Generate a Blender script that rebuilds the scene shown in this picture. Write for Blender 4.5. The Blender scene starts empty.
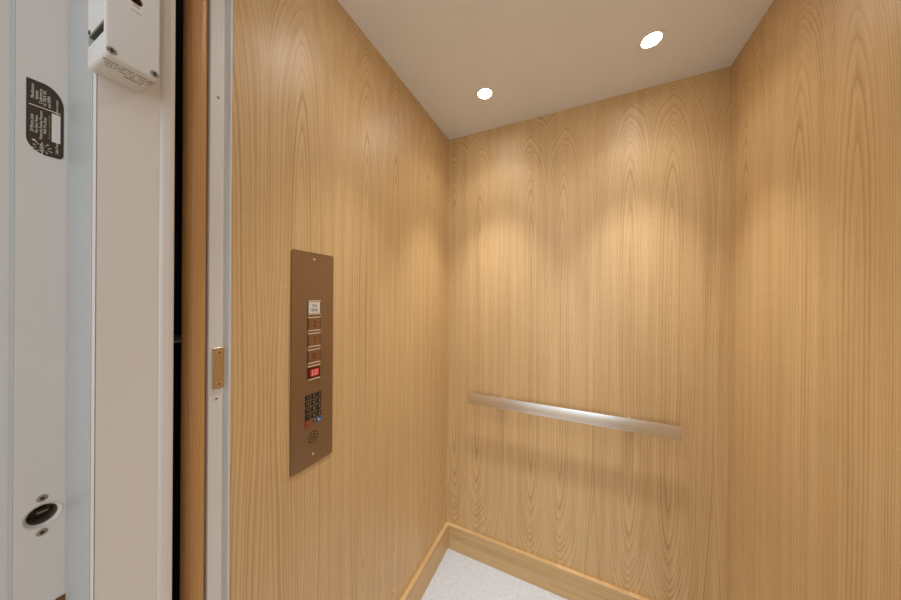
import bpy, bmesh, math, random
from mathutils import Vector, Matrix

# ------------------------------------------------------------------ camera, world, lights, exposure
scene = bpy.context.scene
COL = scene.collection
CZ = 1.2828                       # camera height above the cab floor
YAW, PITCH, ROLL, F_PX = 0.4343, -0.0009, 0.0072, 274.46
fwd0 = Vector((-math.sin(YAW), math.cos(YAW), 0.0))
fwd = (fwd0 * math.cos(PITCH) + Vector((0, 0, 1)) * math.sin(PITCH)).normalized()
rgt0 = Vector((math.cos(YAW), math.sin(YAW), 0.0))
up0 = rgt0.cross(fwd)
rgt = rgt0 * math.cos(ROLL) + up0 * math.sin(ROLL)
up = rgt.cross(fwd)
cam_data = bpy.data.cameras.new('camera')
cam = bpy.data.objects.new('camera', cam_data)
COL.objects.link(cam)
cam_data.sensor_fit = 'HORIZONTAL'
cam_data.sensor_width = 36.0
cam_data.lens = F_PX / 901.0 * 36.0
cam_data.clip_start = 0.01
cam.matrix_world = Matrix(((rgt.x, up.x, -fwd.x, 0.0), (rgt.y, up.y, -fwd.y, 0.0),
                           (rgt.z, up.z, -fwd.z, CZ), (0, 0, 0, 1)))
scene.camera = cam

world = bpy.data.worlds.new('hall_daylight')
scene.world = world
world.use_nodes = True
wn = world.node_tree.nodes['Background']
wn.inputs[0].default_value = (0.96, 0.98, 1.0, 1)
WORLD_STRENGTH = 0.66
wn.inputs[1].default_value = WORLD_STRENGTH

# cool area light added behind the camera to fill the cab; no window there
fill_light = bpy.data.lights.new('hall_fill_light', 'AREA')
fill_light.shape = 'RECTANGLE'; fill_light.size = 1.3; fill_light.size_y = 1.5
fill_light.energy = 8.0; fill_light.color = (0.84, 0.92, 1.0)
fill_obj = bpy.data.objects.new('hall_fill_light', fill_light)
COL.objects.link(fill_obj)
fill_obj.location = (0.55, -2.2, 1.45)
fill_obj.rotation_euler = (Vector((-0.35, 2.6, -0.15))).to_track_quat('-Z', 'Z').to_euler()

LAMP_W, SPILL_W = 31.0, 3.2
LAMP_RGB = (0.97, 0.985, 1.0)
LENS_GLOW = 40.0
SPOT_DEG, SPILL_DEG = 64.0, 128.0

vs = scene.view_settings
vs.view_transform = 'Standard'
vs.look = 'None'
vs.gamma = 1.0
vs.use_curve_mapping = False
vs.exposure = 0.55

# ------------------------------------------------------------------ measured places (metres)
XL, XR, YB, ZC = -0.6165, 0.4871, 1.30, CZ + 0.8367     # cab inner faces
BT, BH = 0.0177, 0.1218                                  # baseboard thickness, height
XRAB, XSTOP, YRAB0, YRAB1, YJ = -0.66, -0.556, 0.0845, 0.1254, 0.2010
MX = XL + XR                                             # mirror about the cab centre: x -> MX - x

# ------------------------------------------------------------------ node helpers
def new_mat(name):
    m = bpy.data.materials.new(name)
    m.use_nodes = True
    return m, m.node_tree, m.node_tree.nodes['Principled BSDF']

def simple(name, rgb, rough=0.5, metal=0.0, **kw):
    m, nt, b = new_mat(name)
    b.inputs['Base Color'].default_value = (*rgb, 1)
    b.inputs['Roughness'].default_value = rough
    b.inputs['Metallic'].default_value = metal
    for k, v in kw.items():
        b.inputs[k].default_value = v
    return m

class NT:
    def __init__(self, nt): self.nt = nt
    def node(self, t, **kw):
        n = self.nt.nodes.new(t)
        for k, v in kw.items(): setattr(n, k, v)
        return n
    def put(self, sock, v):
        if isinstance(v, (int, float)): sock.default_value = v
        else: self.nt.links.new(v, sock)
    def math(self, op, a, b=None, c=None):
        n = self.node('ShaderNodeMath', operation=op)
        self.put(n.inputs[0], a)
        if b is not None: self.put(n.inputs[1], b)
        if c is not None: self.put(n.inputs[2], c)
        return n.outputs[0]
    def vec(self, x, y, z):
        n = self.node('ShaderNodeCombineXYZ')
        for i, v in enumerate((x, y, z)): self.put(n.inputs[i], v)
        return n.outputs[0]
    def noise(self, v, scale=1.0, detail=2.0, rough=0.5):
        n = self.node('ShaderNodeTexNoise')
        self.nt.links.new(v, n.inputs['Vector'])
        n.inputs['Scale'].default_value = scale
        n.inputs['Detail'].default_value = detail
        n.inputs['Roughness'].default_value = rough
        return n.outputs['Fac']
    def ramp(self, fac, stops):
        n = self.node('ShaderNodeValToRGB')
        self.nt.links.new(fac, n.inputs[0])
        e = n.color_ramp.elements
        while len(e) < len(stops): e.new(0.5)
        for el, (p, c) in zip(e, stops):
            el.position = p
            el.color = (*c, 1) if len(c) == 3 else c
        return n.outputs[0]
    def mix(self, kind, fac, a, b):
        n = self.node('ShaderNodeMix', data_type='RGBA', blend_type=kind)
        self.put(n.inputs[0], fac)
        for s, v in ((n.inputs[6], a), (n.inputs[7], b)):
            if isinstance(v, tuple): s.default_value = (*v, 1)
            else: self.nt.links.new(v, s)
        return n.outputs[2]

def mulc(c, k): return tuple(x * k for x in c)

WOOD_LIGHT = (0.635, 0.426, 0.206)
WOOD_DARK = (0.440, 0.264, 0.100)

def wood(name, ua, va, seam=0.0, leaf=0.1925, crown=0.067, zm=1.15, bow=0.075, d0=0.004,
         ring=0.0088, tint=(1, 1, 1), contrast=1.0, rough=0.42, seed=0.0, sat=1.0):
    """Flat-cut veneer: growth rings cut by the sheet, book-matched leaf by leaf."""
    m, nt, b = new_mat(name)
    N = NT(nt)
    co = N.node('ShaderNodeTexCoord').outputs['Object']
    sp = N.node('ShaderNodeSeparateXYZ'); nt.links.new(co, sp.inputs[0])
    u = N.math('SUBTRACT', sp.outputs[ua], seam)
    v = sp.outputs[va]
    n_leaf = N.math('FLOOR', N.math('DIVIDE', u, leaf))
    pair = N.math('FLOOR', N.math('DIVIDE', N.math('ADD', u, leaf), 2 * leaf))
    t = N.math('PINGPONG', u, leaf)
    lowv = N.vec(N.math('MULTIPLY', t, 7.0), N.math('ADD', N.math('MULTIPLY', pair, 0.22), seed), N.math('MULTIPLY', v, 1.3))
    n1 = N.math('SUBTRACT', N.noise(lowv, 1.0, 1.0), 0.5)
    midv = N.vec(N.math('MULTIPLY', t, 12.0), N.math('ADD', N.math('MULTIPLY', pair, 0.4), seed + 5), N.math('MULTIPLY', v, 2.0))
    n2 = N.math('SUBTRACT', N.noise(midv, 1.0, 1.0), 0.5)
    dv = N.math('SUBTRACT', v, N.math('ADD', zm, N.math('MULTIPLY', n1, 0.25)))
    d = N.math('ADD', N.math('MULTIPLY', N.math('POWER', N.math('ABSOLUTE', dv), 4.0), bow), d0)
    uu = N.math('ADD', N.math('SUBTRACT', t, crown), N.math('MULTIPLY', n1, 0.035))
    r = N.math('POWER', N.math('ADD', N.math('POWER', N.math('ABSOLUTE', uu), 1.55), N.math('POWER', d, 1.55)), 1 / 1.55)
    r = N.math('ADD', r, N.math('MULTIPLY', n2, 0.0045))
    n3 = N.math('SUBTRACT', N.noise(N.vec(N.math('MULTIPLY', u, 150.0), seed + 8, N.math('MULTIPLY', v, 22.0)), 1.0, 2.0), 0.5)
    r = N.math('ADD', r, N.math('MULTIPLY', n3, 0.0030))
    # uneven ring widths: a noise of the radius itself
    rn = N.math('SUBTRACT', N.noise(N.vec(N.math('MULTIPLY', r, 32.0), seed, 0.3), 1.0, 1.0), 0.5)
    ph = N.math('ADD', N.math('MULTIPLY', N.math('DIVIDE', r, ring), N.math('MULTIPLY_ADD', r, 2.6, 0.92)), N.math('MULTIPLY', rn, 3.6))
    fr = N.math('FRACT', ph)
    amp = N.noise(N.vec(N.math('MULTIPLY', r, 60.0), seed + 3.0, N.math('MULTIPLY', v, 0.6)), 1.0, 1.0)
    g = N.ramp(fr, [(0.0, (0.0,) * 3), (0.10, (0.12,) * 3), (0.34, (0.62,) * 3), (0.75, (1.0,) * 3), (0.93, (0.85,) * 3), (1.0, (0.0,) * 3)])
    # fibres and pores
    fib = N.noise(N.vec(N.math('MULTIPLY', u, 420.0), seed, N.math('MULTIPLY', v, 7.0)), 1.0, 3.0, 0.6)
    fl = N.noise(N.vec(N.math('MULTIPLY', u, 40.0), seed + 9, N.math('MULTIPLY', v, 1.2)), 1.0, 2.0)
    curl = N.noise(N.vec(N.math('MULTIPLY', u, 9.0), seed + 2, N.math('MULTIPLY', v, 55.0)), 1.0, 2.0)
    hue = N.noise(N.vec(N.math('MULTIPLY', n_leaf, 3.7), seed, N.math('MULTIPLY', v, 0.4)), 1.0, 0.0)
    gi = N.math('SUBTRACT', 1.0, N.math('MULTIPLY', N.math('SUBTRACT', 1.0, g), N.math('MULTIPLY_ADD', amp, 1.8, -0.25)))
    k = N.math('MULTIPLY_ADD', N.math('SUBTRACT', gi, 1.0), 0.74 * contrast, 1.0)
    k = N.math('ADD', k, N.math('MULTIPLY', N.math('SUBTRACT', fib, 0.5), 0.46 * contrast))
    k = N.math('ADD', k, N.math('MULTIPLY', N.math('SUBTRACT', fl, 0.5), 0.72 * contrast))
    k = N.math('ADD', k, N.math('MULTIPLY', N.math('SUBTRACT', curl, 0.5), 0.14))
    k = N.math('ADD', k, N.math('MULTIPLY', N.math('SUBTRACT', hue, 0.5), 0.25))
    lt = tuple(a * q for a, q in zip(WOOD_LIGHT, tint))
    dk = tuple(a * q for a, q in zip(WOOD_DARK, tint))
    c = N.ramp(N.math('MULTIPLY_ADD', k, 0.62, 0.18), [(0.0, mulc(dk, 0.8)), (0.35, dk), (0.80, lt), (1.0, tuple(min(0.9, x * 1.14) for x in lt))])
    nt.links.new(c, b.inputs['Base Color'])
    b.inputs['Roughness'].default_value = rough
    bp = N.node('ShaderNodeBump')
    bp.inputs['Strength'].default_value = 0.06
    bp.inputs['Distance'].default_value = 0.001
    nt.links.new(fib, bp.inputs['Height'])
    nt.links.new(bp.outputs[0], b.inputs['Normal'])
    return m

def painted(name, rgb, rough=0.45, streak=0.0, bump=0.0):
    m, nt, b = new_mat(name)
    N = NT(nt)
    co = N.node('ShaderNodeTexCoord').outputs['Object']
    mp = N.node('ShaderNodeMapping'); nt.links.new(co, mp.inputs[0])
    mp.inputs['Scale'].default_value = (120, 120, 3.0)
    n = N.noise(mp.outputs[0], 1.0, 3.0)
    n2 = N.noise(co, 7.0, 2.0)
    f = N.math('ADD', N.math('MULTIPLY', n, streak), N.math('MULTIPLY', n2, 0.25))
    c = N.ramp(f, [(0.0, rgb), (1.0, mulc(rgb, 0.80))])
    nt.links.new(c, b.inputs['Base Color'])
    b.inputs['Roughness'].default_value = rough
    if bump:
        bp = N.node('ShaderNodeBump'); bp.inputs['Strength'].default_value = bump
        bp.inputs['Distance'].default_value = 0.001
        nt.links.new(n, bp.inputs['Height']); nt.links.new(bp.outputs[0], b.inputs['Normal'])
    return m

def brushed(name, rgb, rough, axis='X', amount=0.12, metal=1.0):
    m, nt, b = new_mat(name)
    N = NT(nt)
    co = N.node('ShaderNodeTexCoord').outputs['Object']
    mp = N.node('ShaderNodeMapping'); nt.links.new(co, mp.inputs[0])
    s = [900.0, 900.0, 900.0]; s['XYZ'.index(axis)] = 9.0
    mp.inputs['Scale'].default_value = s
    n = N.noise(mp.outputs[0], 1.0, 3.0)
    nt.links.new(N.ramp(n, [(0.2, mulc(rgb, 0.86)), (0.8, rgb)]), b.inputs['Base Color'])
    nt.links.new(N.math('MULTIPLY_ADD', n, amount, rough - amount / 2), b.inputs['Roughness'])
    b.inputs['Metallic'].default_value = metal
    return m

def speckled(name, rgb):
    m, nt, b = new_mat(name)
    N = NT(nt)
    co = N.node('ShaderNodeTexCoord').outputs['Object']
    n1 = N.noise(co, 60.0, 3.0, 0.7)
    n2 = N.noise(co, 340.0, 2.0, 0.6)
    f = N.math('ADD', N.math('MULTIPLY', n1, 0.5), N.math('MULTIPLY', n2, 0.5))
    nt.links.new(N.ramp(f, [(0.32, mulc(rgb, 0.80)), (0.5, rgb), (0.68, tuple(min(0.92, x * 1.1) for x in rgb))]), b.inputs['Base Color'])
    b.inputs['Roughness'].default_value = 0.55
    return m

def emitter(name, rgb, strength):
    m, nt, b = new_mat(name)
    b.inputs['Base Color'].default_value = (*rgb, 1)
    b.inputs['Emission Color'].default_value = (*rgb, 1)
    b.inputs['Emission Strength'].default_value = strength
    return m

M = dict(
    wood_back=wood('veneer_back', 'X', 'Z', seam=-0.130, zm=CZ - 0.22, seed=1.3, contrast=1.05),
    wood_left=wood('veneer_left', 'Y', 'Z', seam=0.7625, zm=CZ - 0.25, crown=0.08, seed=4.1, contrast=0.95),
    wood_right=wood('veneer_right', 'Y', 'Z', seam=0.888, zm=CZ - 0.30, crown=0.073, seed=7.7, contrast=0.95),
    wood_base_back=wood('veneer_base_back', 'Z', 'X', seam=-0.03, leaf=0.3, crown=0.10, zm=-0.1, bow=0.25, ring=0.008, seed=2.2, tint=(0.97, 0.96, 0.92)),
    wood_base_side=wood('veneer_base_side', 'Z', 'Y', seam=-0.03, leaf=0.3, crown=0.10, zm=0.9, bow=0.25, ring=0.008, seed=3.2, tint=(0.97, 0.96, 0.92)),
    wood_post=wood('veneer_post', 'Y', 'Z', seam=0.2, leaf=0.2, crown=0.02, zm=CZ, bow=0.03, ring=0.006, seed=9.1, tint=(0.84, 0.68, 0.50), contrast=0.8, rough=0.38),
    ceiling=painted('ceiling_paint', (0.82, 0.85, 0.88), 0.35),
    white=painted('door_frame_paint', (0.655, 0.615, 0.575), 0.42),
    white_grain=painted('door_frame_paint_grained', (0.72, 0.68, 0.63), 0.5, streak=0.9, bump=0.15),
    hall=painted('hall_paint', (0.74, 0.72, 0.69), 0.6),
    floor=speckled('floor_vinyl', (0.54, 0.555, 0.575)),
    hall_floor=wood('hall_boards', 'X', 'Y', seam=0.0, leaf=0.12, crown=0.06, seed=6.0),
    shaft=simple('shaft_gap_shade', (0.012, 0.011, 0.010), 0.8),  # deep shade of the narrow gap put into the wall colour
    alu=brushed('painted_channel', (0.76, 0.76, 0.75), 0.42, 'Z', 0.1, metal=0.1),
    steel=brushed('brushed_stainless', (0.88, 0.87, 0.85), 0.33, 'X', 0.16),
    screw=simple('screw_steel', (0.55, 0.53, 0.50), 0.35, 1.0),
    dull_screw=simple('screw_dull', (0.30, 0.28, 0.24), 0.6, 0.3),
    dark_screw=simple('screw_recess', (0.10, 0.085, 0.07), 0.5, 0.6),
    bronze=brushed('bronze_plate', (0.35, 0.24, 0.145), 0.42, 'Z', 0.12, metal=0.85),
    brass=brushed('brass_plate', (0.70, 0.58, 0.40), 0.35, 'Z', 0.1),
    box=simple('box_plastic', (0.62, 0.605, 0.585), 0.4),
    slot=simple('slot_dark', (0.10, 0.115, 0.095), 0.5),
    slot_deep=simple('slot_deeper', (0.012, 0.012, 0.010), 0.6),
    hole=simple('bored_wood', (0.15, 0.11, 0.07), 0.8),
    hole_rim=simple('bored_rim', (0.52, 0.47, 0.38), 0.7),
    bore_metal=simple('bore_metal', (0.30, 0.25, 0.18), 0.55, 0.3),
    blue_grey=simple('strip_blue_grey', (0.41, 0.425, 0.425), 0.45),
    copper=simple('lock_copper', (0.20, 0.10, 0.05), 0.4, 0.7),
    label=simple('label_brown', (0.045, 0.026, 0.015), 0.8),
    ink_light=simple('label_print', (0.70, 0.63, 0.55), 0.6),
    ink_gold=simple('label_gold_print', (0.36, 0.27, 0.12), 0.6),
    patch=simple('label_patch', (0.66, 0.63, 0.59), 0.5),
    ink_dark=simple('dark_print', (0.10, 0.08, 0.055), 0.6),
    red_ink=simple('red_print', (0.16, 0.012, 0.008), 0.5),
    red_lit=simple('red_key', (0.10, 0.010, 0.006), 0.25),
    red_glow=emitter('red_key_glow', (0.55, 0.03, 0.02), 0.14),
    key=simple('black_key', (0.015, 0.013, 0.012), 0.4),
    key_ink=simple('key_print', (0.40, 0.30, 0.20), 0.5),
    red_key=simple('keypad_red', (0.32, 0.035, 0.015), 0.4),
    blue_key=simple('keypad_blue', (0.04, 0.10, 0.30), 0.4),
    button=brushed('button_bronze', (0.36, 0.235, 0.14), 0.32, 'Y', 0.1, metal=0.85),
    silver=brushed('button_silver', (0.80, 0.79, 0.77), 0.35, 'Y', 0.1, metal=0.4),
    rim=simple('button_rim', (0.66, 0.54, 0.38), 0.32, 0.35),
    lens=emitter('lamp_lens', (1.0, 0.97, 0.92), LENS_GLOW),
    trim_white=simple('lamp_trim', (0.80, 0.78, 0.76), 0.4),
)

# ------------------------------------------------------------------ mesh helpers
WORLD = {}

def box(bm, x0, x1, y0, y1, z0, z1, bevel=0.0, seg=2):
    g = bmesh.ops.create_cube(bm, size=1.0)
    vs_ = g['verts']
    for v in vs_:
        v.co = Vector(((x0 + x1) / 2 + v.co.x * (x1 - x0), (y0 + y1) / 2 + v.co.y * (y1 - y0), (z0 + z1) / 2 + v.co.z * (z1 - z0)))
    if bevel:
        es = list({e for v in vs_ for e in v.link_edges})
        bmesh.ops.bevel(bm, geom=es, offset=bevel, segments=seg, profile=0.5, affect='EDGES')
    return bm

AX = {'X': Matrix.Rotation(math.pi / 2, 4, 'Y'), 'Y': Matrix.Rotation(-math.pi / 2, 4, 'X'), 'Z': Matrix.Identity(4)}

def lathe(bm, prof, centre, axis='X', n=32):
    """Turn a profile [(radius, height along axis)...] about an axis through centre."""
    rings = []
    R_ = AX[axis]
    for (r, h) in prof:
        if r < 1e-6:
            rings.append([bm.verts.new(R_ @ Vector((0, 0, h)) + Vector(centre))])
        else:
            rings.append([bm.verts.new(R_ @ Vector((r * math.cos(2 * math.pi * i / n), r * math.sin(2 * math.pi * i / n), h)) + Vector(centre)) for i in range(n)])
    for a, b in zip(rings, rings[1:]):
        for i in range(n):
            j = (i + 1) % n
            if len(a) == 1 and len(b) == 1: continue
            if len(a) == 1: bm.faces.new((a[0], b[i], b[j]))
            elif len(b) == 1: bm.faces.new((a[i], a[j], b[0]))
            else: bm.faces.new((a[i], a[j], b[j], b[i]))
    bmesh.ops.recalc_face_normals(bm, faces=bm.faces)
    return bm

def prism(bm, pts, to3, h0, h1):
    """Extrude a 2-D outline; to3(a, b, h) gives the 3-D point."""
    lo = [bm.verts.new(to3(a, b, h0)) for a, b in pts]
    hi = [bm.verts.new(to3(a, b, h1)) for a, b in pts]
    bm.faces.new(lo); bm.faces.new(hi)
    for i in range(len(pts)):
        j = (i + 1) % len(pts)
        bm.faces.new((lo[i], lo[j], hi[j], hi[i]))
    bmesh.ops.recalc_face_normals(bm, faces=bm.faces)
    return bm

def YZ(a, b, h): return Vector((h, a, b))       # outline in the left wall's plane
def XY(a, b, h): return Vector((a, b, h))       # plan outline raised upright

def rrect(a0, a1, b0, b1, r, n=5):
    rs = r if isinstance(r, (list, tuple)) else [r] * 4      # (a0b0, a1b0, a1b1, a0b1)
    out = []
    for (cx, cy, sx, sy, st), q in zip(((a0, b0, 1, 1, 180), (a1, b0, -1, 1, 270), (a1, b1, -1, -1, 0), (a0, b1, 1, -1, 90)), rs):
        if q <= 1e-6:
            out.append((cx, cy)); continue
        for i in range(n + 1):
            t = math.radians(st + 90 * i / n)
            out.append((cx + sx * q + q * math.cos(t), cy + sy * q + q * math.sin(t)))
    return out

def smooth_by_angle(me, deg=35):
    for p in me.polygons: p.use_smooth = True
    bm = bmesh.new(); bm.from_mesh(me)
    for e in bm.edges:
        e.smooth = not (len(e.link_faces) == 2 and e.calc_face_angle(0) > math.radians(deg))
    bm.to_mesh(me); bm.free()

def obj(name, bm, mat, parent=None, centre=True, smooth=True, label=None):
    me = bpy.data.meshes.new(name)
    bm.to_mesh(me); bm.free()
    return link_mesh(name, me, mat, parent, centre, smooth, label)

def link_mesh(name, me, mat, parent=None, centre=True, smooth=True, label=None):
    c = Vector((0, 0, 0))
    if centre:
        lo = Vector([min(v.co[i] for v in me.vertices) for i in range(3)])
        hi = Vector([max(v.co[i] for v in me.vertices) for i in range(3)])
        c = (lo + hi) / 2
        me.transform(Matrix.Translation(-c))
    if smooth: smooth_by_angle(me)
    me.materials.clear()
    me.materials.append(M[mat] if isinstance(mat, str) else mat)
    o = bpy.data.objects.new(name, me)
    COL.objects.link(o)
    WORLD[o] = c
    if parent is not None:
        o.parent = parent
        o.location = c - WORLD[parent]
    else:
        o.location = c
    if label: o['label'] = label
    return o

def struct(name, bm, mat, parent=None, smooth=False):
    o = obj(name, bm, mat, parent, centre=False, smooth=smooth)
    if parent is None: o['kind'] = 'structure'
    return o

def thing(name, label, cat, loc, group=None):
    o = bpy.data.objects.new(name, None)
    o.empty_display_size = 0.05
    COL.objects.link(o)
    o.location = loc
    WORLD[o] = Vector(loc)
    o['label'] = label; o['category'] = cat
    if group: o['group'] = group
    return o

def tag(o, label, cat, group=None):
    o['label'] = label; o['category'] = cat
    if group: o['group'] = group
    return o

def text_mesh(lines):
    """lines: (string, size, origin, xdir, ydir, align). Returns one mesh of raised lettering."""
    out = bmesh.new()
    for s, size, org, xd, yd, al in lines:
        cu = bpy.data.curves.new('lettering', 'FONT')
        cu.body = s; cu.size = size; cu.align_x = al; cu.align_y = 'CENTER'; cu.extrude = 0.00012
        cu.resolution_u = 3
        o = bpy.data.objects.new('lettering', cu); COL.objects.link(o)
        bpy.context.view_layer.update()
        me = bpy.data.meshes.new_from_object(o.evaluated_get(bpy.context.evaluated_depsgraph_get()))
        xd = Vector(xd); yd = Vector(yd); zd = xd.cross(yd)
        me.transform(Matrix(((xd.x, yd.x, zd.x, org[0]), (xd.y, yd.y, zd.y, org[1]), (xd.z, yd.z, zd.z, org[2]), (0, 0, 0, 1))))
        out.from_mesh(me)
        bpy.data.objects.remove(o); bpy.data.curves.remove(cu); bpy.data.meshes.remove(me)
    return out

def cut(bm, cutters):
    """Boolean-subtract closed meshes from bm and return the result as a new bmesh."""
    me = bpy.data.meshes.new('body'); bm.to_mesh(me); bm.free()
    o = bpy.data.objects.new('body', me); COL.objects.link(o)
    made = []
    for cb in cutters:
        cm = bpy.data.meshes.new('cutter'); cb.to_mesh(cm); cb.free()
        co = bpy.data.objects.new('cutter', cm); COL.objects.link(co); made.append(co)
        md = o.modifiers.new('cut', 'BOOLEAN'); md.operation = 'DIFFERENCE'; md.solver = 'EXACT'; md.object = co
    bpy.context.view_layer.update()
    r = bpy.data.meshes.new_from_object(o.evaluated_get(bpy.context.evaluated_depsgraph_get()))
    nb = bmesh.new(); nb.from_mesh(r)
    for x in made + [o]: bpy.data.objects.remove(x)
    return nb

def screw_head(name, parent, c, r, h, axis='X', mat='screw', slot_mat='dark_screw', kind='cross', label=None):
    """A shallow domed screw head facing +axis with its drive recess."""
    bm = bmesh.new()
    lathe(bm, [(0, -0.0012), (r, -0.0012), (r, h * 0.4), (r * 0.8, h * 0.85), (r * 0.45, h), (0, h)], c, axis, 20)
    s = obj(name, bm, mat, parent, label=label)
    q = bmesh.new(); w = r * 0.16; L = r * 0.62
    cx, cy, cz = c
    if kind == 'cross':
        for a, b in ((L, w), (w, L)):
            if axis == 'X': box(q, cx + h - 0.0003, cx + h + 0.0002, cy - a, cy + a, cz - b, cz + b)
    elif kind == 'dot':
        lathe(q, [(0, h), (r * 0.42, h), (r * 0.42, h + 0.0003), (0, h + 0.0003)], (cx, cy, cz), axis, 12)
    else:
        for k in (-1, 1):
            lathe(q, [(0, h), (r * 0.22, h), (r * 0.22, h + 0.0003), (0, h + 0.0003)], (cx, cy, cz + k * r * 0.5), axis, 10)
    obj('drive_recess', q, slot_mat, s)
    return s

# ------------------------------------------------------------------ the cab shell
T = 0.02
Y0 = 0.305                                   # front edge of the cab's side panels
struct('wall_left', box(bmesh.new(), XL - T, XL, Y0, YB + T, 0, ZC), 'wood_left')
struct('wall_back', box(bmesh.new(), XL, XR, YB, YB + T, 0, ZC), 'wood_back')
struct('wall_right', box(bmesh.new(), XR, XR + T, Y0, YB + T, 0, ZC), 'wood_right')
struct('floor', box(bmesh.new(), XL - T, XR + T, 0.236, YB + T, -0.03, 0), 'floor')

LAMPS = [(-0.3477, 1.0665), (0.2085, 1.0665), (-0.3477, 0.600), (0.2085, 0.600)]
LR = 0.0265                                  # lens radius
holes = []
for (lx, ly) in LAMPS:
    b_ = bmesh.new()
    lathe(b_, [(0, -0.01), (LR + 0.006, -0.01), (LR + 0.006, 0.05), (0, 0.05)], (lx, ly, ZC), 'Z', 40)
    holes.append(b_)
struct('ceiling', cut(box(bmesh.new(), XL - T, XR + T, 0.236, YB + T, ZC, ZC + 0.03), holes), 'ceiling')

def base_outline(bm, x0, x1, y0, y1):
    return box(bm, x0, x1, y0, y1, 0, BH, 0.0012, 2)
struct('baseboard_back', base_outline(bmesh.new(), XL + BT, XR - BT, YB - BT, YB), 'wood_base_back')
struct('baseboard_left', base_outline(bmesh.new(), XL, XL + BT, Y0, YB), 'wood_base_side')
struct('baseboard_right', base_outline(bmesh.new(), XR - BT, XR, Y0, YB), 'wood_base_side')

# ------------------------------------------------------------------ landing door frame, hall and shaft
ZD = 2.16                                    # underside of the door head

def jamb_plan(mirror):
    pts = [(-0.80, -0.02), (-0.685, -0.02), (-0.685, YRAB0), (XRAB, YRAB0), (XRAB, YRAB1),
           (XSTOP - 0.0016, YRAB1), (XSTOP - 0.0004, YRAB1 + 0.0003), (XSTOP, YRAB1 + 0.0009), (XSTOP - 0.0016, YRAB1 + 0.0011), (XSTOP - 0.0016, YRAB1 + 0.0017), (XSTOP, YRAB1 + 0.0019), (XSTOP, 0.1848),
           (XSTOP + 0.0012, 0.1860), (XSTOP + 0.0022, 0.1885), (XSTOP + 0.0024, 0.1950), (XSTOP + 0.0016, 0.1990), (XSTOP, YJ), (-0.80, YJ)]
    return [(MX - x, y) for x, y in pts] if mirror else pts

HY, HZ = 0.1065, CZ - 0.298                  # centre of the latch bore in the rabbet
bore_c = bmesh.new(); lathe(bore_c, [(0, -0.045), (0.0125, -0.045), (0.0125, -0.004), (0.0150, 0.0), (0.0156, 0.004), (0, 0.004)], (XRAB, HY, HZ), 'X', 40)
jamb = struct('trim_1', cut(prism(bmesh.new(), jamb_plan(False), XY, 0, ZD), [bore_c]), 'white', smooth=False)
struct('trim_2', prism(bmesh.new(), jamb_plan(True), XY, 0, ZD), 'white')
struct('trim_3', box(bmesh.new(), -0.80, MX + 0.80, -0.02, YJ, ZD, ZD + 0.10), 'white')
for sx, nm in ((0, 'wall_shaft_left'), (1, 'wall_shaft_right')):
    pts = [(-0.82, YJ), (-0.80, YJ), (-0.80, 0.312), (XL - T - 0.001, 0.312), (XL - T - 0.001, 0.332), (-0.82, 0.332)]  # shaft wall with an added return that keeps outside light from the gap
    if sx: pts = [(MX - x, y) for x, y in pts]
    struct(nm, prism(bmesh.new(), pts, XY, 0, ZD), 'shaft')
struct('wall_front_left', box(bmesh.new(), -2.2, -0.80, -0.02, 0.10, 0, 2.6), 'hall')
struct('wall_front_right', box(bmesh.new(), MX + 0.80, MX + 2.2, -0.02, 0.10, 0, 2.6), 'hall')
struct('floor_hall', box(bmesh.new(), -2.2, MX + 2.2, -2.4, 0.216, -0.03, 0), 'hall_floor')

# bore in the rabbet: dark bottom, pale chamfer ring and two screws
bm = bmesh.new(); lathe(bm, [(0, -0.0300), (0.01245, -0.0300), (0.01245, -0.0052), (0.0122, -0.0052), (0.0122, -0.0297), (0, -0.0297)], (XRAB, HY, HZ), 'X', 40)
obj('bore_lining', bm, 'hole', jamb)
bm = bmesh.new(); lathe(bm, [(0.01252, -0.0050), (0.0150, -0.0008), (0.0157, 0.0003), (0.0163, 0.0003), (0.0163, -0.0002)], (XRAB, HY, HZ), 'X', 40)
obj('bore_rim', bm, 'hole_rim', jamb)
bm = bmesh.new(); box(bm, XRAB - 0.0296, XRAB - 0.012, HY - 0.003, HY + 0.006, HZ - 0.0012, HZ + 0.0008, 0.0004)
obj('latch_tongue', bm, 'bore_metal', jamb)
for dz in (0.0237, -0.0225):
    screw_head('screw', jamb, (XRAB, HY - 0.0008, HZ + dz), 0.0048, 0.0009, 'X', 'bore_metal', 'slot_deep', kind='dot')

bm = box(bmesh.new(), XRAB + 0.0006, XSTOP - 0.0085, YRAB1 - 0.0008, YRAB1, 0.002, ZD - 0.002, 0.0003, 1)  # thin strip added over the stop's hall-facing face to tint it blue-grey
obj('blue_grey_strip', bm, 'blue_grey', jamb, label='pale blue-grey strip')
bm = box(bmesh.new(), -0.6845, XRAB - 0.001, YRAB0 - 0.0008, YRAB0, 0.002, ZD - 0.002, 0.0003, 1)  # same added tint strip on the frame's front step
obj('blue_grey_strip', bm, 'blue_grey', jamb, label='thin pale blue-grey strip')

# strike at the foot of the picture, half hidden behind the stop
bm = bmesh.new(); prism(bm, rrect(0.1165, YRAB1 - 0.0004, CZ - 0.50, CZ - 0.4225, 0.0004), YZ, XRAB, XRAB + 0.0016)
tag(obj('strike_plate', bm, 'copper'), 'dark brown strike plate low in the white door frame below the round bore', 'strike plate')

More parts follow.
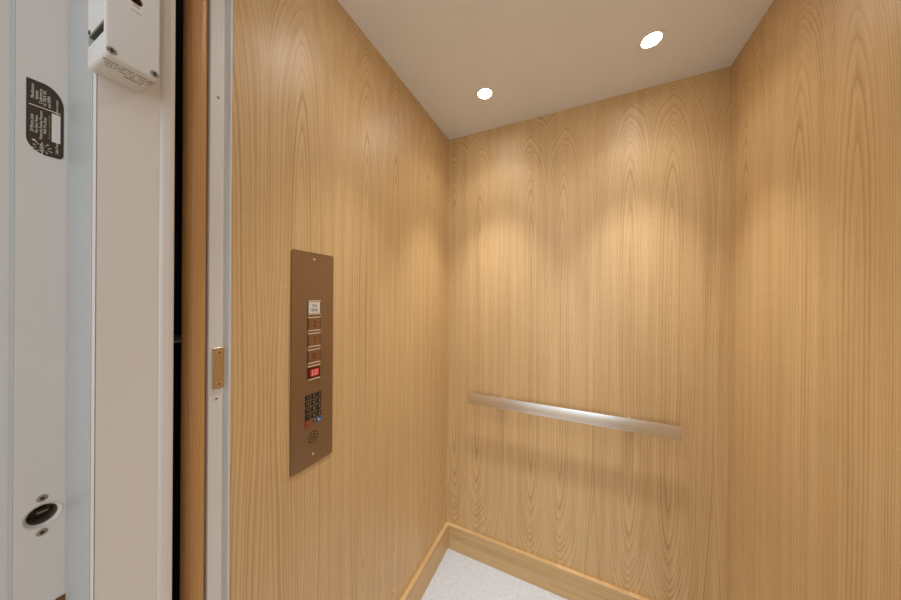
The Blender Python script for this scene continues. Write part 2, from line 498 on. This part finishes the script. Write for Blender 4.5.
# ------------------------------------------------------------------ brown rating label on the door frame
lb = thing('rating_label', 'brown rating sticker with pale sideways print on the white door frame', 'sticker', (XRAB, 0.1065, CZ + 0.193))
LY0, LY1, LZ0, LZ1 = 0.0920, 0.1212, CZ + 0.1925, CZ + 0.2895
XS = XRAB + 0.0003
bm = bmesh.new()
def leaf_outline():
    out = [(LY0, LZ1)]
    n = 10; rx, rz = 0.0165, 0.026
    # bottom-left sweep, bottom-right small round, top-right sweep
    pts = []
    for i in range(n + 1):
        t = math.radians(180 + 90 * i / n); pts.append((LY0 + rx + rx * math.cos(t), LZ0 + 0.020 + 0.020 * math.sin(t)))
    for i in range(7):
        t = math.radians(270 + 90 * i / 6); pts.append((LY1 - 0.004 + 0.004 * math.cos(t), LZ0 + 0.007 + 0.007 * math.sin(t)))
    for i in range(n + 1):
        t = math.radians(90 * i / n); pts.append((LY1 - rx + rx * math.cos(t), LZ1 - rz + rz * math.sin(t)))
    return out + pts
prism(bm, leaf_outline(), YZ, XRAB, XS)
obj('backing', bm, 'label', lb)
W = LY1 - LY0
def ly(f): return LY0 + f * W
UPZ, DNY = (0, 0, 1), (0, -1, 0)
ls = []
for s, f, z, size, al in (('Manufacturer', .155, .2645, .0036, 'LEFT'), ('Number', .265, .2645, .0036, 'LEFT'), ('Conforms to', .37, .2605, .0038, 'LEFT'),
                          ('UL 10B & 10C', .475, .2592, .0036, 'LEFT'), ('and NFPA', .595, .2590, .0038, 'LEFT'), ('Tested to standard', .81, .2535, .0026, 'LEFT'),
                          ('20 Minute Label', .145, .2315, .0036, 'CENTER'), ('Fire Door Frame', .26, .2315, .0034, 'CENTER'),
                          ('Meets the Positive Pressure', .38, .2320, .0034, 'CENTER'), ('With Fire Door', .487, .2330, .0036, 'CENTER'),
                          ('Label Proof', .81, .1985, .0034, 'LEFT')):
    ls.append((s, size, (XS + 0.0002, ly(f), CZ + z), UPZ, DNY, al))
bm = text_mesh(ls)
# divider line
box(bm, XS, XS + 0.0002, ly(.07), ly(.92), CZ + 0.2552, CZ + 0.2562)
obj('print', bm, 'ink_light', lb)
obj('fine_print', text_mesh([('Do not cover or remove this label', .0023, (XS + 0.0002, ly(.60), CZ + 0.2325), UPZ, DNY, 'CENTER')]), 'ink_gold', lb)
bm = bmesh.new(); box(bm, XS, XS + 0.0003, ly(.665), ly(.905), CZ + 0.2140, CZ + 0.2530)
pt = obj('serial_patch', bm, 'patch', lb)
bm = bmesh.new()
for k in range(9):
    z = CZ + 0.2185 + k * 0.0036
    box(bm, XS + 0.0003, XS + 0.0004, ly(.70), ly(.76), z, z + 0.0014)
obj('serial_marks', bm, 'silver', pt)
# emblem: rays and loops round a short word
bm = text_mesh([('RAM', .0050, (XS + 0.0003, ly(.41), CZ + 0.2015), UPZ, DNY, 'CENTER')])
for k in range(10):
    a = math.radians(18 + 36 * k); r0, r1 = 0.0044, 0.0066 + 0.0011 * (k % 2)
    cy, cz = ly(.41), CZ + 0.2015
    p0 = (cy + r0 * math.cos(a), cz + r0 * math.sin(a)); p1 = (cy + r1 * math.cos(a), cz + r1 * math.sin(a))
    nx, nz = -math.sin(a) * 0.00022, math.cos(a) * 0.00022
    prism(bm, [(p0[0] - nx, p0[1] - nz), (p1[0] - nx, p1[1] - nz), (p1[0] + nx, p1[1] + nz), (p0[0] + nx, p0[1] + nz)], YZ, XS, XS + 0.0002)
    lathe(bm, [(0, 0), (0.0007, 0), (0.0007, 0.0002), (0, 0.0002)], (XS, p1[0], p1[1]), 'X', 10)
prism(bm, rrect(ly(.15), ly(.24), CZ + 0.2085, CZ + 0.2103, 0.0004), YZ, XS, XS + 0.0002)
obj('emblem', bm, 'ink_light', lb)

# ------------------------------------------------------------------ door lock box on the stop
BX0, BX1, BY0, BY1, BZ0, BZ1 = XSTOP, -0.500, 0.1195, 0.1660, CZ + 0.2838, CZ + 0.470
lk = thing('door_lock_box', 'white plastic door lock box screwed high on the white door frame', 'lock box', (BX0, (BY0 + BY1) / 2, BZ0))
bm = bmesh.new(); prism(bm, rrect(BY0, BY1, BZ0, BZ1, 0.0045, 5), YZ, BX0 - 0.0, BX1)
fe = [e for e in bm.edges if all(abs(v.co.x - BX1) < 1e-6 for v in e.verts)]
bmesh.ops.bevel(bm, geom=fe, offset=0.0022, segments=3, profile=0.5, affect='EDGES')
sl = bmesh.new(); box(sl, BX0 + 0.001, BX1 - 0.0035, BY0 - 0.01, BY0 + 0.016, CZ + 0.3105, CZ + 0.3245)
kc = bmesh.new(); lathe(kc, [(0, -0.012), (0.0058, -0.012), (0.0058, 0.004), (0, 0.004)], (BX1, 0.1442, CZ + 0.3690), 'X', 28)
housing = obj('housing', cut(bm, [sl, kc]), 'box', lk)
bm = bmesh.new(); box(bm, BX0 + 0.0012, BX1 - 0.0037, BY0 + 0.0125, BY0 + 0.0158, CZ + 0.3107, CZ + 0.3243)
box(bm, BX0 + 0.0012, BX1 - 0.0037, BY0 + 0.0012, BY0 + 0.0124, CZ + 0.3107, CZ + 0.3114)
box(bm, BX0 + 0.0012, BX1 - 0.0037, BY0 + 0.0012, BY0 + 0.0124, CZ + 0.3236, CZ + 0.3243)
obj('slot_liner', bm, 'slot', lk)
bm = bmesh.new(); box(bm, BX0 + 0.028, BX1 - 0.006, BY0 + 0.004, BY0 + 0.0122, CZ + 0.3116, CZ + 0.3210, 0.0008)
obj('beak_latch', bm, 'slot_deep', lk)
bm = bmesh.new(); lathe(bm, [(0, -0.0119), (0.0056, -0.0119), (0.0056, -0.0008), (0.0050, -0.0008), (0.0045, -0.008), (0, -0.0065)], (BX1, 0.1442, CZ + 0.3690), 'X', 28)
obj('key_hole', bm, 'copper', lk)
screw_head('screw', lk, (BX1, BY0 + 0.0052, CZ + 0.2905), 0.0044, 0.0006, 'X', 'dull_screw', 'slot_deep')
screw_head('screw', lk, (BX1, BY1 - 0.0052, CZ + 0.2898), 0.0044, 0.0006, 'X', 'dull_screw', 'slot_deep')
bm = bmesh.new(); lathe(bm, [(0, 0), (0.0026, 0), (0.0026, -0.0009), (0, -0.0012)], (BX0 + 0.006, BY0, CZ + 0.3270), 'Y', 16)
obj('side_screw', bm, 'dark_screw', lk)
# round sticker under the key hole, with a short word and an arc
bm = bmesh.new(); prism(bm, rrect(0.1378, 0.1506, CZ + 0.3535, CZ + 0.3640, [0.005, 0.005, 0.001, 0.001]), YZ, BX1, BX1 + 0.0002)
stk = obj('sticker', bm, 'patch', lk)
bm = text_mesh([('LOCK', .0024, (BX1 + 0.0003, 0.1442, CZ + 0.3612), (0, 1, 0), UPZ, 'CENTER')])
box(bm, BX1 + 0.0002, BX1 + 0.0003, 0.1400, 0.1485, CZ + 0.3545, CZ + 0.3550)
obj('print', bm, 'ink_dark', stk)
# print on the underside: text faces down, read from below
tl = []
for k, (s, yy) in enumerate((('DOOR LOCK ASSEMBLY', 0.0), ('250 VAC 10 A  LISTED', 0.0), ('CAT. NO. 20  115 V', 0.0), ('SERIES B', 0.006))):
    tl.append((s, 0.0043, (BX1 - 0.012 - 0.0062 * k, 0.1440 + yy, BZ0 - 0.0001), (0, 1, 0), (1, 0, 0), 'CENTER'))
obj('rating_print', text_mesh(tl), 'ink_dark', lk)

# ------------------------------------------------------------------ uprights at the cab opening
pts = []
for i in range(25):
    t = math.radians(90 - 180 * i / 24)
    c, s = math.cos(t), math.sin(t)
    pts.append((-0.632 + 0.020 * abs(c) ** 0.55, 0.2548 + 0.0146 * math.copysign(abs(s) ** 0.8, s)))
pts += [(-0.640, 0.2418), (-0.640, 0.2693)]
bm = bmesh.new(); prism(bm, pts, XY, 0.0, ZC)
post = obj('wooden_post', bm, 'wood_post', centre=False)
tag(post, 'dark honey wooden post with rounded edges between black gap and white channel', 'post')

ch = thing('metal_channel', 'off-white metal channel upright beside the wood panel, with a brass catch plate', 'channel', (-0.625, 0.287, 0))
cx = -0.612
bm = bmesh.new()
prism(bm, [(cx - 0.014, 0.2694), (cx - 0.0008, 0.2694), (cx, 0.2702), (cx, 0.2912), (cx - 0.0008, 0.2920), (cx - 0.0075, 0.2928),
           (cx - 0.0075, 0.3012), (cx - 0.0008, 0.3016), (cx, 0.3022), (cx, 0.3046), (cx - 0.0006, 0.3049), (cx - 0.014, 0.3049)], XY, 0, ZC)
obj('channel_profile', bm, 'alu', ch)
bm = bmesh.new(); prism(bm, rrect(0.2752, 0.2930, CZ - 0.1690, CZ - 0.0928, 0.0006), YZ, cx, cx + 0.0032)
fe = [e for e in bm.edges if all(abs(v.co.x - cx - 0.0032) < 1e-6 for v in e.verts)]
bmesh.ops.bevel(bm, geom=fe, offset=0.0004, segments=1, affect='EDGES')
cp = obj('catch_plate', bm, 'brass', ch, label='brass catch plate')
for z in (-0.1018, -0.1602):
    screw_head('screw', cp, (cx + 0.0032, 0.2841, CZ + z), 0.0034, 0.0008, 'X', 'brass', 'dark_screw')
for z in (-0.1876, 0.3746):
    screw_head('screw', ch, (cx, 0.2818, CZ + z), 0.0026, 0.0012, 'X', 'screw', 'dark_screw')

# small bracket bridging the dark gap
bm = bmesh.new(); box(bm, -0.80, -0.665, 0.224, 0.300, CZ - 0.0822, CZ - 0.0800, 0.0004)
tag(obj('gap_bracket', bm, 'dull_screw'), 'small grey metal bracket in the dark gap beside the white door frame', 'bracket')

# ------------------------------------------------------------------ car operating panel
XP = XL + 0.0032
PY0, PY1, PZ0, PZ1, PYC = 0.4300, 0.5522, CZ - 0.4245, CZ + 0.1178, 0.4913
cpn = thing('control_panel', 'bronze metal elevator control panel with buttons and keypad on the left wall', 'control panel', (XL, PYC, PZ0))
bm = bmesh.new(); prism(bm, rrect(PY0, PY1, PZ0, PZ1, 0.0055, 5), YZ, XL, XP)
fe = [e for e in bm.edges if all(abs(v.co.x - XP) < 1e-6 for v in e.verts)]
bmesh.ops.bevel(bm, geom=fe, offset=0.0006, segments=2, affect='EDGES')
cutters = []
SPZ = CZ - 0.3535
spots = [(0, 0)] + [(0.0068 * math.cos(math.radians(60 * k + 15)), 0.0068 * math.sin(math.radians(60 * k + 15))) for k in range(6)] \
        + [(0.0140 * math.cos(math.radians(30 * k)), 0.0140 * math.sin(math.radians(30 * k))) for k in range(12)]
for (a, b) in spots:
    q = bmesh.new(); lathe(q, [(0, -0.0024), (0.0024, -0.0024), (0.0024, 0.002), (0, 0.002)], (XP, PYC + a, SPZ + b), 'X', 12); cutters.append(q)
q = bmesh.new(); lathe(q, [(0, -0.0024), (0.0016, -0.0024), (0.0016, 0.002), (0, 0.002)], (XP, PYC + 0.001, CZ - 0.2277), 'X', 12); cutters.append(q)
obj('faceplate', cut(bm, cutters), 'bronze', cpn)
bm = bmesh.new()
for (a, b) in spots:
    lathe(bm, [(0, -0.0024), (0.0023, -0.0024), (0.0023, -0.0004), (0, -0.0004)], (XP, PYC + a, SPZ + b), 'X', 12)
obj('speaker_grille', bm, 'slot_deep', cpn, label='round cluster of dark speaker holes')
bm = bmesh.new(); lathe(bm, [(0, -0.0024), (0.0016, -0.0024), (0.0016, -0.0010), (0, -0.0010)], (XP, PYC + 0.001, CZ - 0.2277), 'X', 12)
obj('microphone_hole', bm, 'slot_deep', cpn)
for z in (0.1005, -0.3975):
    screw_head('screw', cpn, (XP, PYC, CZ + z), 0.0034, 0.0008, 'X', 'rim', 'dark_screw', kind='spanner')
# faint engraved line above the buttons
bm = bmesh.new(); box(bm, XP, XP + 0.0001, PYC - 0.026, PYC + 0.022, CZ + 0.0028, CZ + 0.0036)
obj('engraved_line', bm, 'button', cpn)

def floor_button(zc, mat, label, lit=False):
    hw, hh = 0.0178, 0.0162
    z = CZ + zc
    bm = bmesh.new()
    ring_o = rrect(PYC - hw - 0.0016, PYC + hw + 0.0016, z - hh - 0.0016, z + hh + 0.0016, 0.0012, 3)
    prism(bm, ring_o, YZ, XP - 0.0004, XP + 0.0006)
    base = obj('floor_button', bm, 'dark_screw', cpn, label=label)
    bm = bmesh.new(); prism(bm, rrect(PYC - hw + 0.001, PYC + hw - 0.0012, z - hh + 0.0018, z + hh - 0.0018, 0.001, 3), YZ, XP + 0.0006, XP + 0.0022)
    fe = [e for e in bm.edges if all(abs(v.co.x - XP - 0.0022) < 1e-6 for v in e.verts)]
    bmesh.ops.bevel(bm, geom=fe, offset=0.0005, segments=2, affect='EDGES')
    obj('key_face', bm, mat, base)
    for s in (-1, 1):
        zz = z + s * (hh + 0.0004)
        obj('guard_bar', box(bmesh.new(), XP + 0.0004, XP + 0.0030, PYC - hw, PYC + hw, zz - 0.0016, zz + 0.0016, 0.0006), 'rim', base)
    return base, XP + 0.0022, z

b1, xf, z = floor_button(-0.0224, 'silver', 'silver faced button at the top of the column')
bm = text_mesh([('PH', .0105, (xf + .0002, PYC, z + .004), (0, 1, 0), UPZ, 'CENTER')])
for k in (0, 1): box(bm, xf, xf + .0002, PYC - .010, PYC + .009, z - .0050 - .0042 * k, z - .0034 - .0042 * k)
obj('glyph', bm, 'ink_dark', b1)
b2, xf, z = floor_button(-0.0643, 'button', 'bronze button with a red figure 2')
obj('glyph', text_mesh([('2', .0235, (xf + .0002, PYC + .001, z), (0, 1, 0), UPZ, 'CENTER')]), 'red_ink', b2)
b3, xf, z = floor_button(-0.1050, 'button', 'bronze button with a red figure 1')
obj('glyph', text_mesh([('1', .0235, (xf + .0002, PYC + .001, z), (0, 1, 0), UPZ, 'CENTER')]), 'red_ink', b3)
b4, xf, z = floor_button(-0.1465, 'button', 'bronze button with a red alarm bell')
bm = bmesh.new()
bell = [(-.0075, -.004), (-.0075, -.0025), (-.0055, -.001), (-.0045, .003), (-.0030, .0058), (-.001, .0068), (.001, .0068), (.0030, .0058), (.0045, .003), (.0055, -.001), (.0075, -.0025), (.0075, -.004)]
inn = [(a * .62, b * .62 + .0002) for a, b in bell]
for i in range(len(bell)):
    j = (i + 1) % len(bell)
    prism(bm, [(PYC + bell[i][0], z + bell[i][1]), (PYC + bell[j][0], z + bell[j][1]), (PYC + inn[j][0], z + inn[j][1]), (PYC + inn[i][0], z + inn[i][1])], YZ, xf, xf + .0003)
lathe(bm, [(0, 0), (.0016, 0), (.0016, .0003), (0, .0003)], (xf, PYC, z - .0066), 'X', 12)
obj('glyph', bm, 'red_ink', b4)
b5, xf, z = floor_button(-0.1880, 'red_lit', 'dark red lit button with pale print at the foot of the column')
bm = bmesh.new(); prism(bm, rrect(PYC - .0105, PYC + .0130, z - .0090, z + .0085, 0.0015, 3), YZ, xf, xf + .0003)
obj('lit_lens', bm, 'red_glow', b5)
bm = text_mesh([('STOP', .0075, (xf + .0005, PYC + .0015, z - .0050), (0, 1, 0), UPZ, 'CENTER')])
box(bm, xf + .0003, xf + .0005, PYC - .006, PYC - .0045, z, z + .006)
box(bm, xf + .0003, xf + .0005, PYC + .002, PYC + .0035, z, z + .006)
box(bm, xf + .0003, xf + .0005, PYC + .008, PYC + .0095, z, z + .006)
obj('glyph', bm, 'ink_light', b5)

KY = (0.4742, 0.4913, 0.5075)
KZ = (-0.2487, -0.2650, -0.2815, -0.2980)
rows = ('123', '456', '789', '*0#')
for r_, row in enumerate(rows):
    for c_, chx in enumerate(row):
        y, z = KY[c_], CZ + KZ[r_]
        bm = bmesh.new(); prism(bm, rrect(y - .0066, y + .0066, z - .0066, z + .0066, .0008, 3), YZ, XP - .0005, XP + .0018)
        fe = [e for e in bm.edges if all(abs(v.co.x - XP - .0018) < 1e-6 for v in e.verts)]
        bmesh.ops.bevel(bm, geom=fe, offset=.0004, segments=1, affect='EDGES')
        k = obj('keypad_key', bm, 'key', cpn)
        obj('digit', text_mesh([(chx, .0085, (XP + .0020, y + .001, z), (0, 1, 0), UPZ, 'CENTER')]), 'key_ink', k)
for y, mat, lab, gl in ((KY[0], 'red_key', 'red keypad key', 'bar'), (KY[2], 'blue_key', 'blue keypad key', 'call')):
    z = CZ - 0.3142
    bm = bmesh.new(); prism(bm, rrect(y - .0068, y + .0068, z - .0068, z + .0068, .0008, 3), YZ, XP - .0005, XP + .0018)
    k = obj('keypad_key', bm, mat, cpn, label=lab)
    bm = bmesh.new()
    if gl == 'bar':
        box(bm, XP + .0018, XP + .0020, y - .0030, y + .0040, z - .0010, z + .0056)
        obj('glyph', bm, 'bronze', k)
    else:
        box(bm, XP + .0018, XP + .0020, y - .0036, y - .0012, z - .0030, z + .0036)
        box(bm, XP + .0018, XP + .0020, y + .0006, y + .0036, z - .0030, z - .0004)
        obj('glyph', bm, 'patch', k)
bm = bmesh.new(); box(bm, XP - .0003, XP + .0006, PYC - .0034, PYC + .0034, CZ - .3154, CZ - .3126, .0004)
obj('indicator_light', bm, 'dark_screw', cpn)

# ------------------------------------------------------------------ handrail
RZ0, RZ1, RY0, RY1 = CZ - 0.5065, CZ - 0.4560, YB - 0.0420, YB - 0.0356
RX0, RX1 = -0.4845, 0.3475
hr = thing('handrail', 'flat brushed stainless steel handrail on two posts across the back wall', 'handrail', ((RX0 + RX1) / 2, YB, (RZ0 + RZ1) / 2))
bm = bmesh.new(); box(bm, RX0, RX1, RY0, RY1, RZ0, RZ1, 0.0007, 2)
obj('rail', bm, 'steel', hr)
for x in (-0.3215, 0.1885):
    bm = bmesh.new()
    zc = (RZ0 + RZ1) / 2
    lathe(bm, [(0, 0), (0.0150, 0), (0.0150, -0.0357), (0, -0.0357)], (x, YB, zc), 'Y', 32)
    obj('post', bm, 'steel', hr)

# ------------------------------------------------------------------ downlights
where = ('recessed round downlight in the ceiling near the left back corner',
         'recessed round downlight in the ceiling near the right back corner',
         'recessed round downlight in the ceiling by the left wall, nearer the door',
         'recessed round downlight in the ceiling by the right wall, nearer the door')
for (lx, ly_), lab in zip(LAMPS, where):
    t = thing('recessed_downlight', lab, 'ceiling light', (lx, ly_, ZC), 'ceiling downlights')
    bm = bmesh.new()
    lathe(bm, [(LR + 0.0006, 0.012), (LR + 0.0006, -0.0014), (LR + 0.003, -0.0022), (LR + 0.0110, -0.0010), (LR + 0.0115, -0.0001),
               (LR + 0.0058, -0.0001), (LR + 0.0058, 0.012)], (lx, ly_, ZC), 'Z', 48)
    obj('trim_ring', bm, 'trim_white', t)
    bm = bmesh.new()
    lathe(bm, [(0, 0.0035), (LR * 0.6, 0.0025), (LR, 0.0045), (LR, 0.008), (0, 0.008)], (lx, ly_, ZC), 'Z', 40)
    obj('lens', bm, 'lens', t)
    for nm, w, deg in (('lamp_beam', LAMP_W, SPOT_DEG), ('lamp_spill', SPILL_W, SPILL_DEG)):
        ld = bpy.data.lights.new(nm, 'SPOT')
        ld.energy = w * (1.0 if ly_ > 0.8 else 0.6 if lx < 0 else 0.15); ld.color = LAMP_RGB
        ld.spot_size = math.radians(deg); ld.spot_blend = 1.0
        ld.shadow_soft_size = 0.024
        lo = bpy.data.objects.new(nm, ld); COL.objects.link(lo)
        lo.parent = t; lo.location = (0, 0, -0.027)
